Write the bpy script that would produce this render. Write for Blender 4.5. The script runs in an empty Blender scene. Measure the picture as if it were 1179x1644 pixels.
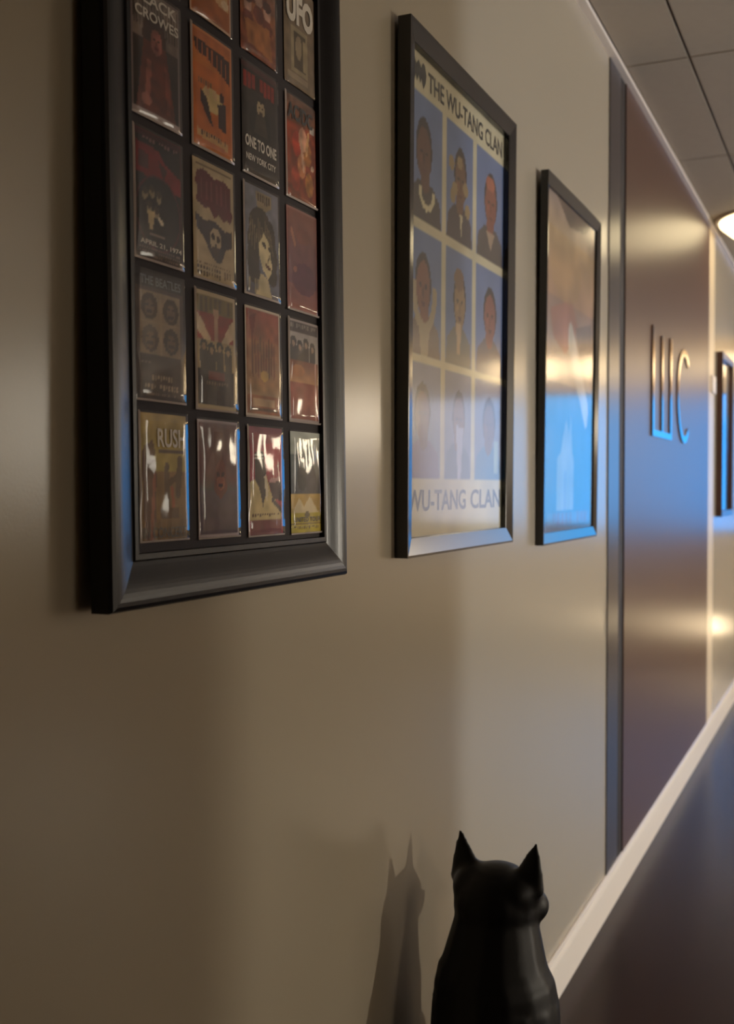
import bpy, bmesh, math, random
import numpy as np
from mathutils import Vector, Matrix, noise
random.seed(7)
SC = bpy.context.scene
COL = SC.collection

# ------------------------------------------------------------------ camera
cam_d = bpy.data.cameras.new('camera')
cam = bpy.data.objects.new('camera', cam_d); COL.objects.link(cam)
cam.location = (0.735, 0.0, 1.36)
YAW, PITCH = 24.385, 1.309
cam.rotation_euler = (math.radians(90 - PITCH), 0, math.radians(YAW))
cam_d.sensor_fit = 'HORIZONTAL'; cam_d.sensor_width = 36.0
cam_d.lens = 1750.0 * 36.0 / 1179.0
cam_d.clip_start = 0.02; cam_d.clip_end = 100
cam_d.dof.use_dof = True; cam_d.dof.focus_distance = 1.5; cam_d.dof.aperture_fstop = 8.0
SC.camera = cam

# ------------------------------------------------------------------ world, exposure
W = bpy.data.worlds.new('world'); SC.world = W; W.use_nodes = True
W.node_tree.nodes['Background'].inputs[0].default_value = (0.05, 0.045, 0.04, 1)
W.node_tree.nodes['Background'].inputs[1].default_value = 0.2
SC.view_settings.view_transform = 'Standard'; SC.view_settings.look = 'None'
SC.view_settings.gamma = 1.0; SC.view_settings.use_curve_mapping = False
SC.view_settings.exposure = 0.02
SC.cycles.use_denoising = True
SC.cycles.max_bounces = 8; SC.cycles.diffuse_bounces = 4; SC.cycles.glossy_bounces = 4
SC.cycles.transparent_max_bounces = 16
SC.cycles.sample_clamp_indirect = 6.0

# strengths of the lamps the place has
P_NEAR = 3.6       # round ceiling lamp in view
P_HALL = 12.0       # drum shade of the floor lamp across the hallway
P_MAIN = 5600.0     # warm bare bulb hanging in the lounge
P_COOL = 8600.0     # cooler bare bulb beside it
P_PENDANT = 16.0     # globe pendant in the lounge
P_WINDOW = 7.0       # lit frosted window in the opposite wall
P_GLOBE = 7.5      # globes above the screen
P_SCREEN = 2.6      # the big blue screen
P_LOW = 15.0        # low lamps

# ------------------------------------------------------------------ helpers
def s2l(c):
    c = np.asarray(c, float)
    return np.where(c <= 0.04045, c / 12.92, ((c + 0.055) / 1.055) ** 2.4)
def hexc(r, g, b): return tuple(float(v) for v in s2l(np.array([r, g, b]) / 255.0)) + (1.0,)

def mat(name, col, rough=0.5, metal=0.0, spec=0.5, coat=0.0, coat_rough=0.1, emit=None, estr=0.0,
        nscale=0, namp=0.0, bump=0.0, bscale=100, rvar=0.0, stretch=(1, 1, 1)):
    m = bpy.data.materials.new(name); m.use_nodes = True
    nt = m.node_tree; b = nt.nodes['Principled BSDF']
    b.inputs['Base Color'].default_value = col
    b.inputs['Roughness'].default_value = rough
    b.inputs['Metallic'].default_value = metal
    b.inputs['Specular IOR Level'].default_value = spec
    b.inputs['Coat Weight'].default_value = coat
    b.inputs['Coat Roughness'].default_value = coat_rough
    if emit:
        b.inputs['Emission Color'].default_value = emit
        b.inputs['Emission Strength'].default_value = estr
    if nscale or bump:
        tc = nt.nodes.new('ShaderNodeTexCoord')
        mp = nt.nodes.new('ShaderNodeMapping'); mp.inputs['Scale'].default_value = stretch
        nt.links.new(tc.outputs['Object'], mp.inputs['Vector'])
    if nscale:
        n = nt.nodes.new('ShaderNodeTexNoise'); n.inputs['Scale'].default_value = nscale; n.inputs['Detail'].default_value = 5
        nt.links.new(mp.outputs[0], n.inputs['Vector'])
        mx = nt.nodes.new('ShaderNodeMix'); mx.data_type = 'RGBA'
        mx.inputs['A'].default_value = tuple(c * (1 - namp) for c in col[:3]) + (1,)
        mx.inputs['B'].default_value = tuple(min(1, c * (1 + namp)) for c in col[:3]) + (1,)
        nt.links.new(n.outputs['Fac'], mx.inputs['Factor']); nt.links.new(mx.outputs['Result'], b.inputs['Base Color'])
        if rvar:
            mr = nt.nodes.new('ShaderNodeMapRange')
            mr.inputs['To Min'].default_value = rough - rvar; mr.inputs['To Max'].default_value = rough + rvar
            nt.links.new(n.outputs['Fac'], mr.inputs['Value']); nt.links.new(mr.outputs[0], b.inputs['Roughness'])
    if bump:
        n2 = nt.nodes.new('ShaderNodeTexNoise'); n2.inputs['Scale'].default_value = bscale; n2.inputs['Detail'].default_value = 3
        nt.links.new(mp.outputs[0], n2.inputs['Vector'])
        bp = nt.nodes.new('ShaderNodeBump'); bp.inputs['Strength'].default_value = bump; bp.inputs['Distance'].default_value = 0.002
        nt.links.new(n2.outputs['Fac'], bp.inputs['Height']); nt.links.new(bp.outputs[0], b.inputs['Normal'])
    return m

def film_mat(name, rough, tint=(1, 1, 1, 1), ior=1.5, gl=(1, 1, 1, 1)):
    m = bpy.data.materials.new(name); m.use_nodes = True
    nt = m.node_tree; nt.nodes.remove(nt.nodes['Principled BSDF'])
    out = nt.nodes['Material Output']
    fr = nt.nodes.new('ShaderNodeFresnel'); fr.inputs['IOR'].default_value = ior
    tr = nt.nodes.new('ShaderNodeBsdfTransparent'); tr.inputs['Color'].default_value = tint
    g = nt.nodes.new('ShaderNodeBsdfGlossy'); g.inputs['Roughness'].default_value = rough; g.inputs['Color'].default_value = gl
    mx = nt.nodes.new('ShaderNodeMixShader')
    ge = nt.nodes.new('ShaderNodeNewGeometry')          # no internal reflection from the rear face of the thin sheet
    iv = nt.nodes.new('ShaderNodeMath'); iv.operation = 'SUBTRACT'; iv.inputs[0].default_value = 1.0
    mu = nt.nodes.new('ShaderNodeMath'); mu.operation = 'MULTIPLY'
    nt.links.new(ge.outputs['Backfacing'], iv.inputs[1]); nt.links.new(iv.outputs[0], mu.inputs[0]); nt.links.new(fr.outputs[0], mu.inputs[1])
    nt.links.new(mu.outputs[0], mx.inputs[0]); nt.links.new(tr.outputs[0], mx.inputs[1]); nt.links.new(g.outputs[0], mx.inputs[2])
    nt.links.new(mx.outputs[0], out.inputs['Surface'])
    return m

def emit_mat(name, col, strength):
    m = bpy.data.materials.new(name); m.use_nodes = True
    nt = m.node_tree; nt.nodes.remove(nt.nodes['Principled BSDF'])
    e = nt.nodes.new('ShaderNodeEmission'); e.inputs[0].default_value = col; e.inputs[1].default_value = strength
    nt.links.new(e.outputs[0], nt.nodes['Material Output'].inputs['Surface'])
    return m

def print_mat(name, rough=0.45, spec=0.4, coat=0.0):
    m = bpy.data.materials.new(name); m.use_nodes = True
    nt = m.node_tree; b = nt.nodes['Principled BSDF']
    a = nt.nodes.new('ShaderNodeAttribute'); a.attribute_name = 'ink'
    nt.links.new(a.outputs['Color'], b.inputs['Base Color'])
    b.inputs['Roughness'].default_value = rough; b.inputs['Specular IOR Level'].default_value = spec
    b.inputs['Coat Weight'].default_value = coat
    return m

def link(o, parent=None):
    COL.objects.link(o)
    if parent: o.parent = parent
    return o
def tag(o, label=None, cat=None, group=None, kind=None):
    if label: o['label'] = label
    if cat: o['category'] = cat
    if group: o['group'] = group
    if kind: o['kind'] = kind
    return o
def empty(name, loc, rot=(0, 0, 0)):
    o = bpy.data.objects.new(name, None); o.empty_display_size = 0.1
    o.location = loc; o.rotation_euler = rot
    return link(o)
def mesh_obj(name, verts, faces, m, parent=None, smooth=False, loc=None):
    me = bpy.data.meshes.new(name); me.from_pydata([tuple(v) for v in verts], [], faces); me.validate(); me.update()
    for x in (m if isinstance(m, (list, tuple)) else [m]): me.materials.append(x)
    if smooth: me.polygons.foreach_set('use_smooth', [True] * len(me.polygons))
    o = bpy.data.objects.new(name, me)
    if loc: o.location = loc
    return link(o, parent)
def bm_obj(name, bm, m, parent=None, smooth=False, loc=None):
    bmesh.ops.recalc_face_normals(bm, faces=bm.faces[:])
    me = bpy.data.meshes.new(name); bm.to_mesh(me); bm.free(); me.materials.append(m)
    if smooth: me.polygons.foreach_set('use_smooth', [True] * len(me.polygons))
    o = bpy.data.objects.new(name, me)
    if loc: o.location = loc
    return link(o, parent)
def add_box(bm, x0, x1, y0, y1, z0, z1, bevel=0.0):
    vs = [bm.verts.new((x, y, z)) for x in (x0, x1) for y in (y0, y1) for z in (z0, z1)]
    q = [(0, 1, 3, 2), (4, 6, 7, 5), (0, 4, 5, 1), (2, 3, 7, 6), (0, 2, 6, 4), (1, 5, 7, 3)]
    fs = [bm.faces.new([vs[i] for i in f]) for f in q]
    if bevel:
        es = list({e for f in fs for e in f.edges})
        bmesh.ops.bevel(bm, geom=es, offset=bevel, segments=2, affect='EDGES', profile=0.6)
def box(name, x0, x1, y0, y1, z0, z1, m, parent=None, bevel=0.0):
    bm = bmesh.new(); add_box(bm, x0, x1, y0, y1, z0, z1, bevel)
    return bm_obj(name, bm, m, parent)
def lathe(name, prof, m, parent=None, n=32, loc=None):
    vs, fs = [], []
    for r, z in prof:
        for k in range(n):
            a = 2 * math.pi * k / n; vs.append((r * math.cos(a), r * math.sin(a), z))
    for i in range(len(prof) - 1):
        for k in range(n):
            fs.append((i * n + k, i * n + (k + 1) % n, (i + 1) * n + (k + 1) % n, (i + 1) * n + k))
    fs.append(tuple(range(n))[::-1]); fs.append(tuple(range((len(prof) - 1) * n, len(prof) * n)))
    return mesh_obj(name, vs, fs, m, parent, True, loc)

# ------------------------------------------------------------------ materials
M = {}
M['wall'] = mat('wall_paint_satin', hexc(164, 153, 134), rough=0.21, spec=0.55, nscale=1.3, namp=0.03, bump=0.05, bscale=260)
M['wall2'] = mat('lounge_paint', hexc(170, 150, 122), rough=0.6, nscale=1.5, namp=0.03)
M['brown'] = mat('brown_wood_laminate', hexc(78, 53, 42), rough=0.34, spec=0.5, nscale=5, namp=0.10, stretch=(1, 4, 0.25))
M['casing_dark'] = mat('dark_grey_casing_paint', hexc(60, 54, 54), rough=0.28, nscale=4, namp=0.04)
M['casing_pale'] = mat('pale_casing_paint', hexc(214, 196, 168), rough=0.35, nscale=4, namp=0.02)
M['groove'] = mat('groove_shade', hexc(28, 20, 20), rough=0.6)
M['base'] = mat('white_baseboard_paint', hexc(226, 214, 198), rough=0.35, nscale=3, namp=0.03)
M['trimwhite'] = mat('white_ceiling_angle_paint', hexc(225, 214, 205), rough=0.4)
M['floor'] = mat('dark_polished_floor', hexc(44, 27, 21), rough=0.26, spec=0.2, nscale=3, namp=0.15, bump=0.02, bscale=40)
M['tile'] = mat('ceiling_tile_fibre', hexc(164, 152, 137), rough=0.9, nscale=30, namp=0.05, bump=0.25, bscale=180)
M['grid'] = mat('ceiling_grid_metal', hexc(120, 105, 92), rough=0.6)
M['black_frame'] = mat('black_satin_frame', hexc(17, 15, 18), rough=0.30, spec=0.34, nscale=14, namp=0.12, bump=0.03, bscale=90, stretch=(1, 1, 6))
M['black_gloss'] = mat('black_gloss_frame', hexc(20, 17, 18), rough=0.16, spec=0.75)
M['brown_frame'] = mat('dark_brown_frame', hexc(70, 46, 36), rough=0.3)
M['mat_board'] = mat('black_mat_board', hexc(38, 29, 32), rough=0.75, nscale=200, namp=0.1)
M['backing'] = mat('brown_backing_board', hexc(90, 70, 50), rough=0.9)
M['print'] = print_mat('printed_paper', 0.5, 0.4)
M['card'] = print_mat('printed_card', 0.5, 0.2)
M['glass'] = film_mat('framed_glass', 0.10, (0.96, 0.97, 0.96, 1), 1.55)
M['film'] = film_mat('clear_sleeve_film', 0.06, (0.95, 0.95, 0.95, 1), 1.38)
M['seam'] = mat('milky_sleeve_seam', hexc(190, 176, 170), rough=0.2)
M['ink_dark'] = mat('dark_ink', hexc(42, 36, 36), rough=0.5)
M['ink_black'] = mat('black_ink', hexc(24, 20, 18), rough=0.5)
M['ink_white'] = mat('white_ink', hexc(215, 205, 190), rough=0.5)
M['ink_grey'] = mat('grey_blue_ink', hexc(96, 104, 110), rough=0.5)
M['ink_olive'] = mat('dark_olive_ink', hexc(70, 56, 24), rough=0.5)
M['chrome'] = mat('brushed_steel_letters', hexc(170, 150, 132), rough=0.16, metal=1.0)
M['lamp_metal'] = mat('lamp_metal', hexc(190, 178, 160), rough=0.4, metal=0.6)
M['cat'] = mat('black_cat_coat', hexc(9, 7, 7), rough=0.45, spec=0.22, nscale=9, namp=0.4, bump=0.25, bscale=38)
M['near_light'] = emit_mat('warm_lamp_glow', (1.0, 0.80, 0.47, 1), P_NEAR)
M['main_light'] = emit_mat('lounge_lamp_glow', (1.0, 0.91, 0.76, 1), P_MAIN)
M['cool_light'] = emit_mat('cool_lamp_glow', (0.80, 0.88, 1.0, 1), P_COOL)
M['hall_light'] = emit_mat('hall_lamp_glow', (1.0, 0.88, 0.72, 1), P_HALL)
M['lit_pane'] = emit_mat('lit_frosted_pane', (1.0, 0.90, 0.74, 1), P_WINDOW)
M['pendant_light'] = emit_mat('pendant_globe_glow', (1.0, 0.84, 0.62, 1), P_PENDANT)
M['globe_light'] = emit_mat('globe_lamp_glow', (1.0, 0.74, 0.42, 1), P_GLOBE)
M['low_light'] = emit_mat('low_lamp_glow', (1.0, 0.76, 0.46, 1), P_LOW)
M['black_plastic'] = mat('black_plastic', hexc(22, 22, 24), rough=0.4)
M['dark_wood'] = mat('dark_wood', hexc(60, 42, 30), rough=0.4, nscale=6, namp=0.2, stretch=(0.3, 4, 4))

def screen_mat():
    m = bpy.data.materials.new('blue_screen_picture'); m.use_nodes = True
    nt = m.node_tree; nt.nodes.remove(nt.nodes['Principled BSDF'])
    tc = nt.nodes.new('ShaderNodeTexCoord')
    sx = nt.nodes.new('ShaderNodeSeparateXYZ'); nt.links.new(tc.outputs['Object'], sx.inputs[0])
    n = nt.nodes.new('ShaderNodeTexNoise'); n.inputs['Scale'].default_value = 1.4; n.inputs['Detail'].default_value = 2
    mr = nt.nodes.new('ShaderNodeMapRange'); mr.inputs['From Min'].default_value = -1.65; mr.inputs['From Max'].default_value = 1.65
    nt.links.new(sx.outputs['X'], mr.inputs['Value'])
    ad = nt.nodes.new('ShaderNodeMath'); ad.operation = 'MULTIPLY_ADD'; ad.inputs[1].default_value = 0.25
    nt.links.new(n.outputs['Fac'], ad.inputs[0]); nt.links.new(mr.outputs[0], ad.inputs[2])
    r = nt.nodes.new('ShaderNodeValToRGB')
    r.color_ramp.elements[0].position = 0.25; r.color_ramp.elements[0].color = (0.03, 0.34, 0.95, 1)
    r.color_ramp.elements[1].position = 0.95; r.color_ramp.elements[1].color = (0.62, 0.60, 0.70, 1)
    q = r.color_ramp.elements.new(0.70); q.color = (0.06, 0.46, 1.0, 1)
    nt.links.new(tc.outputs['Object'], n.inputs['Vector']); nt.links.new(ad.outputs[0], r.inputs['Fac'])
    e = nt.nodes.new('ShaderNodeEmission'); e.inputs[1].default_value = P_SCREEN
    nt.links.new(r.outputs[0], e.inputs[0]); nt.links.new(e.outputs[0], nt.nodes['Material Output'].inputs['Surface'])
    return m
M['screen'] = screen_mat()

# ------------------------------------------------------------------ the setting
CH = 2.725            # ceiling height
Y0, Y1 = -3.0, 10.9   # hallway ends
XR = 3.6              # right wall of the hallway
YO = 3.4              # where the hallway opens into the lounge
XL = 6.6
PY0, PY1 = 3.72, 5.93 # brown panel
tag(box('floor', -0.1, XL, Y0, Y1, -0.08, 0.0, M['floor']), 'dark polished brown floor along the hallway', 'floor', kind='structure')
tag(box('wall_left', -0.12, 0.0, Y0, Y1, 0.0, CH + 0.1, M['wall']), 'beige satin painted wall behind the framed posters', 'wall', kind='structure')
tag(box('wall_right', XR, XR + 0.12, Y0, YO, 0.0, CH + 0.1, M['wall2']), 'beige wall on the opposite side of the hallway', 'wall', kind='structure')
tag(box('wall_back', 0.0, XR, Y0 - 0.12, Y0, 0.0, CH + 0.1, M['wall2']), 'beige wall behind the viewer', 'wall', kind='structure')
tag(box('wall_end', 0.0, XL, Y1, Y1 + 0.12, 0.0, CH + 0.1, M['wall2']), 'far end wall of the lounge carrying the blue screen', 'wall', kind='structure')
tag(box('wall_lounge_side', XL, XL + 0.12, YO, Y1, 0.0, CH + 0.1, M['wall2']), 'side wall of the lounge', 'wall', kind='structure')
tag(box('wall_lounge_near', XR + 0.12, XL, YO - 0.12, YO, 0.0, CH + 0.1, M['wall2']), 'near wall of the lounge', 'wall', kind='structure')

ceil = box('ceiling', -0.1, XL + 0.1, Y0 - 0.1, Y1 + 0.1, CH + 0.010, CH + 0.1, M['grid'])
tag(ceil, 'dropped ceiling of pale square-edged panels with recessed joints', 'ceiling', kind='structure')
TW, TL = 0.56, 1.12
tile_me = None
xs = [0.225 + TW * i for i in range(-1, 12)]
ys = [3.605 + TL * j for j in range(-6, 7)]
g = 0.005
for x in xs:
    for y in ys:
        a0, a1, b0, b1 = max(x, 0.024) + g, min(x + TW, XL) - g, max(y, Y0) + g, min(y + TL, Y1) - g
        if a1 - a0 < 0.05 or b1 - b0 < 0.05: continue
        if a0 > XR and b1 < YO: continue
        full = abs((a1 - a0) - (TW - 2 * g)) < 1e-4 and abs((b1 - b0) - (TL - 2 * g)) < 1e-4
        if full and tile_me:
            o = bpy.data.objects.new('ceiling_tile', tile_me); o.location = (a0, b0, 0); link(o, ceil)
        else:
            bm = bmesh.new(); add_box(bm, 0, a1 - a0, 0, b1 - b0, CH, CH + 0.010)
            o = bm_obj('ceiling_tile', bm, M['tile'], ceil, loc=(a0, b0, 0))
            if full: tile_me = o.data
# wall angle along the ceiling
tag(box('trim_1', 0.0, 0.024, Y0, Y1, CH - 0.012, CH + 0.004, M['trimwhite']), 'thin white ceiling angle running along the wall', 'trim', kind='structure')
# baseboard
bm = bmesh.new()
prof = [(0, 0), (0.016, 0), (0.016, 0.10), (0.012, 0.112), (0.004, 0.117), (0, 0.117)]
va = [bm.verts.new((x, Y0, z)) for x, z in prof]; vb = [bm.verts.new((x, Y1, z)) for x, z in prof]
for i in range(len(prof)):
    j = (i + 1) % len(prof); bm.faces.new((va[i], va[j], vb[j], vb[i]))
bm.faces.new(va); bm.faces.new(vb[::-1])
tag(bm_obj('baseboard_left', bm, M['base']), 'white baseboard along the foot of the wall', 'baseboard', kind='structure')
# brown laminate wall section with its casings
wp = box('wall_accent', 0.0, 0.006, PY0, PY1, 0.117, CH - 0.012, M['brown'])
tag(wp, 'tall brown laminate wall section carrying steel letters', 'wall panel', kind='structure')
tag(box('trim_2', 0.0, 0.004, 3.47, 3.635, 0.117, CH - 0.012, M['casing_dark'], bevel=0.001), 'dark grey upright casing left of the brown wall section', 'trim', kind='structure')
tag(box('trim_3', 0.0, 0.002, 3.635, PY0, 0.117, CH - 0.012, M['groove']), 'flat dark strip painted as the shade of the groove beside the brown wall section', 'trim', kind='structure')  # flush strip, its dark colour stands in for shade in the gap
tag(box('trim_4', 0.0, 0.006, PY1, 6.16, 0.117, CH - 0.012, M['casing_pale'], bevel=0.001), 'pale upright casing right of the brown wall section', 'trim', kind='structure')

# steel letters "WC" on the brown section (blocky, raised)
def letter(name, polys, y, z, w, h, label):
    bm = bmesh.new()
    for (u0, u1, v0, v1) in polys:
        add_box(bm, 0.006, 0.013, y + u0 * w, y + u1 * w, z + v0 * h, z + v1 * h)
    o = bm_obj(name, bm, M['chrome'])
    return tag(o, label, 'letter', 'steel letters on the brown wall')
letter('sign_letter', [(0, .085, 0, 1), (.46, .53, .06, .96), (.915, 1, 0, 1), (.085, .915, 0, .06)], 4.22, 1.555, 0.46, 0.42,
       'raised steel letter W, left of the two on the brown wall')
bm = bmesh.new()
cyy, czz, ro, ri = 5.04, 1.765, 0.21, 0.178
N = 22; prev = None
for k in range(N + 1):
    a = math.radians(50 + 260 * k / N)
    ring = []
    for x in (0.006, 0.013):
        for r in (ro, ri):
            ring.append(bm.verts.new((x, cyy + r * math.cos(a) * 0.95, czz + r * math.sin(a))))
    if prev:
        for i0, i1 in ((0, 1), (1, 3), (3, 2), (2, 0)): bm.faces.new((prev[i0], prev[i1], ring[i1], ring[i0]))
    else: bm.faces.new((ring[0], ring[1], ring[3], ring[2]))
    prev = ring
bm.faces.new((prev[0], prev[2], prev[3], prev[1]))
tag(bm_obj('sign_letter', bm, M['chrome']), 'raised steel letter C, right of the two on the brown wall', 'letter', 'steel letters on the brown wall')

wpl = box('wall_plate', 0.006, 0.02, 6.00, 6.13, 1.86, 1.95, M['trimwhite'], bevel=0.003)
tag(wpl, 'small white plate on the pale casing beside the brown section', 'wall plate')

# ------------------------------------------------------------------ lamps and screen
def ceiling_lamp(x, y, r, m, label):
    t = tag(empty('ceiling_lamp', (x, y, CH)), label, 'lamp', 'round ceiling lamps')
    lathe('rim', [(r * 1.04, 0.0), (r * 1.05, -0.006), (r * 1.02, -0.012), (r, -0.013)], M['lamp_metal'], t)
    lathe('diffuser', [(r * 0.995, -0.01), (r * 0.97, -0.03), (r * 0.8, -0.075), (r * 0.4, -0.092), (0.02, -0.096)], m, t)
    return t
ceiling_lamp(0.36, 5.92, 0.31, M['near_light'], 'glowing round ceiling lamp close to the wall above the brown section')

def pendant(x, y, z, r, label, m='pendant_light', name='globe_pendant'):
    t = tag(empty(name, (x, y, CH)), label, 'lamp')
    h = CH - z
    lathe('canopy', [(0.06, 0), (0.06, -0.02), (0.02, -0.03)], M['lamp_metal'], t, 20)
    lathe('cord', [(0.004, -0.02), (0.004, -h + r)], M['black_plastic'], t, 8)
    lathe('globe' if r > 0.1 else 'bulb', [(r * math.sin(a) + 0.002, -h - r * math.cos(a)) for a in [math.pi * i / 14 for i in range(15)]], M[m], t, 28)
pendant(3.75, 9.8, 2.05, 0.25, 'large white globe pendant in the lounge, nearer the blue screen')
pendant(4.6, 9.8, 1.9, 0.2, 'large white globe pendant in the lounge, farther from the blue screen')
pendant(5.4, 4.5, 1.1, 0.035, 'warm bare bulb on a cord in the lounge, deeper in', 'main_light', 'hanging_bulb')
pendant(5.4, 4.06, 1.1, 0.035, 'cool white bare bulb on a cord in the lounge, closer to its near wall', 'cool_light', 'hanging_bulb')
fl = tag(empty('floor_lamp', (3.1, 1.3, 0)), 'floor lamp with a glowing drum shade across the hallway', 'lamp')
lathe('base', [(0.16, 0), (0.16, 0.015), (0.02, 0.03)], M['lamp_metal'], fl, 28)
lathe('pole', [(0.011, 0.02), (0.011, 1.05)], M['lamp_metal'], fl, 12)
lathe('shade', [(0.24, 1.00), (0.20, 1.32)], M['hall_light'], fl, 32)
wn = box('window_1', XL - 0.03, XL, 7.5, 9.3, 1.25, 2.6, M['casing_pale'])
tag(wn, 'lit frosted window in the side wall of the lounge', 'window', kind='structure')
for k in range(2): box('pane', XL - 0.034, XL - 0.03, 7.55 + 0.86 * k, 8.39 + 0.86 * k, 1.30, 2.55, M['lit_pane'], wn)

tv = tag(empty('wall_screen', (1.95, Y1, 0.93)), 'large screen glowing blue on the far wall', 'screen')
bm = bmesh.new(); add_box(bm, -1.65, 1.65, -0.05, 0, 0, 1.33, 0.008); bm_obj('housing', bm, M['black_plastic'], tv)
box('display', -1.63, 1.63, -0.056, -0.05, 0.02, 1.31, M['screen'], tv)
lb = tag(empty('globe_light_bar', (1.5, Y1 - 0.012, 2.5)), 'row of warm globe lamps on a bar above the blue screen', 'lamp')
box('bar', -1.25, 1.25, -0.06, 0, -0.02, 0.02, M['lamp_metal'], lb, 0.004)
gme = None
for k in range(6):
    if gme is None:
        b = lathe('globe', [(0.004, -0.12)] + [(0.12 * math.sin(a), -0.12 * math.cos(a)) for a in [math.pi * i / 12 for i in range(1, 12)]] + [(0.004, 0.12)], M['globe_light'], lb, 24, (-1.15, -0.19, 0)); gme = b.data
    else:
        b = bpy.data.objects.new('globe', gme); b.location = (-1.15 + 0.46 * k, -0.19, 0); link(b, lb)
def low_lamp(x, y, label, z=0.0):
    t = tag(empty('mushroom_lamp', (x, y, z)), label, 'lamp', 'low mushroom lamps')
    lathe('base', [(0.09, 0), (0.09, 0.012), (0.03, 0.03), (0.022, 0.2)], M['lamp_metal'], t, 24)
    lathe('shade', [(0.04, 0.20), (0.14, 0.21), (0.155, 0.25), (0.12, 0.31), (0.06, 0.34), (0.01, 0.35)], M['low_light'], t, 24)
low_lamp(0.55, 9.0, 'small mushroom lamp glowing on the floor by the wall')

# ------------------------------------------------------------------ printed art (flat ink colours on fine paper grids)
class Art:
    def __init__(s, w, h, bg):
        s.w, s.h = w, h
        s.X, s.Y = np.meshgrid(np.linspace(0, 1, w), np.linspace(0, 1, h))
        s.c = np.ones((h, w, 3)) * np.array(bg) / 255.0
        s.rng = np.random.RandomState(w * 31 + h + int(sum(bg)))
    def put(s, m, col, a=1.0):
        m = np.clip(np.asarray(m, float), 0, 1)[..., None] * a
        s.c = s.c * (1 - m) + m * np.array(col) / 255.0; return s
    def rect(s, x0, y0, x1, y1, col, a=1.0): return s.put((s.X >= x0) & (s.X <= x1) & (s.Y >= y0) & (s.Y <= y1), col, a)
    def ell(s, cx, cy, rx, ry, col, a=1.0, rot=0.0):
        dx, dy = s.X - cx, s.Y - cy; cr, sr = math.cos(rot), math.sin(rot)
        return s.put(((dx * cr + dy * sr) / rx) ** 2 + ((-dx * sr + dy * cr) / ry) ** 2 < 1, col, a)
    def poly(s, pts, col, a=1.0):
        ins = np.zeros(s.X.shape, bool); n = len(pts)
        for i in range(n):
            (x1, y1), (x2, y2) = pts[i], pts[(i + 1) % n]
            if y1 == y2: continue
            cnd = ((y1 > s.Y) != (y2 > s.Y)) & (s.X < (x2 - x1) * (s.Y - y1) / (y2 - y1) + x1)
            ins ^= cnd
        return s.put(ins, col, a)
    def grad(s, y0, y1, c0, c1, x0=0.0, x1=1.0):
        t = np.clip((s.Y - y0) / (y1 - y0), 0, 1)[..., None]
        g = np.array(c0) / 255.0 * (1 - t) + np.array(c1) / 255.0 * t
        m = ((s.Y >= y0) & (s.Y <= y1) & (s.X >= x0) & (s.X <= x1))[..., None]
        s.c = np.where(m, g, s.c); return s
    def noise(s, amp, cells=8):
        n = s.rng.rand(cells * 2 + 1, cells + 1)
        yi, xi = s.Y * (cells * 2 - 1e-6), s.X * (cells - 1e-6)
        y0, x0 = yi.astype(int), xi.astype(int); fy, fx = yi - y0, xi - x0
        v = (n[y0, x0] * (1 - fx) + n[y0, x0 + 1] * fx) * (1 - fy) + (n[y0 + 1, x0] * (1 - fx) + n[y0 + 1, x0 + 1] * fx) * fy
        s.c = np.clip(s.c * (1 + amp * (v - 0.5)[..., None] * 2), 0, 1); return s
    def marks(s, x0, y0, x1, y1, n, col, a=1.0, slant=0.0, fill=0.62):
        w = (x1 - x0) / n
        for i in range(n):
            if s.rng.rand() < 0.08: continue
            xx = x0 + i * w; hh = (y1 - y0) * (0.75 + 0.25 * s.rng.rand()); yo = slant * i / max(1, n)
            s.rect(xx, y0 + yo, xx + w * fill, y0 + yo + hh, col, a)
            if s.rng.rand() < 0.6: s.rect(xx + w * 0.2, y0 + yo + hh * 0.35, xx + w * 0.45, y0 + yo + hh * 0.65, tuple(s.c[0, 0] * 255), a * 0.5)
        return s
    def line(s, x0, y0, x1, y1, wd, col, a=1.0):
        dx, dy = x1 - x0, y1 - y0; L = dx * dx + dy * dy
        t = np.clip(((s.X - x0) * dx + (s.Y - y0) * dy) / L, 0, 1)
        return s.put((s.X - x0 - t * dx) ** 2 + (s.Y - y0 - t * dy) ** 2 < wd * wd, col, a)
    def border(s, wd, col):
        return s.put((s.X < wd) | (s.X > 1 - wd) | (s.Y < wd * s.w / s.h) | (s.Y > 1 - wd * s.w / s.h), col)

def print_obj(name, art, y0, z0, w, h, x, parent, m, curl=0.0):
    W_, H_ = art.w, art.h
    vs = []
    for j in range(H_):
        for i in range(W_):
            u, v = i / (W_ - 1), j / (H_ - 1)
            vs.append((x + curl * math.sin(math.pi * u) * (0.6 + 0.4 * v), y0 + u * w, z0 + h * (1 - v)))
    fs = []
    for j in range(H_ - 1):
        for i in range(W_ - 1):
            a = j * W_ + i; fs.append((a + W_, a + W_ + 1, a + 1, a))
    o = mesh_obj(name, vs, fs, m, parent, True)
    at = o.data.color_attributes.new('ink', 'FLOAT_COLOR', 'POINT')
    lin = np.concatenate([s2l(art.c.reshape(-1, 3)), np.ones((W_ * H_, 1))], 1)
    at.data.foreach_set('color', lin.astype(np.float32).ravel())
    return o

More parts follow.
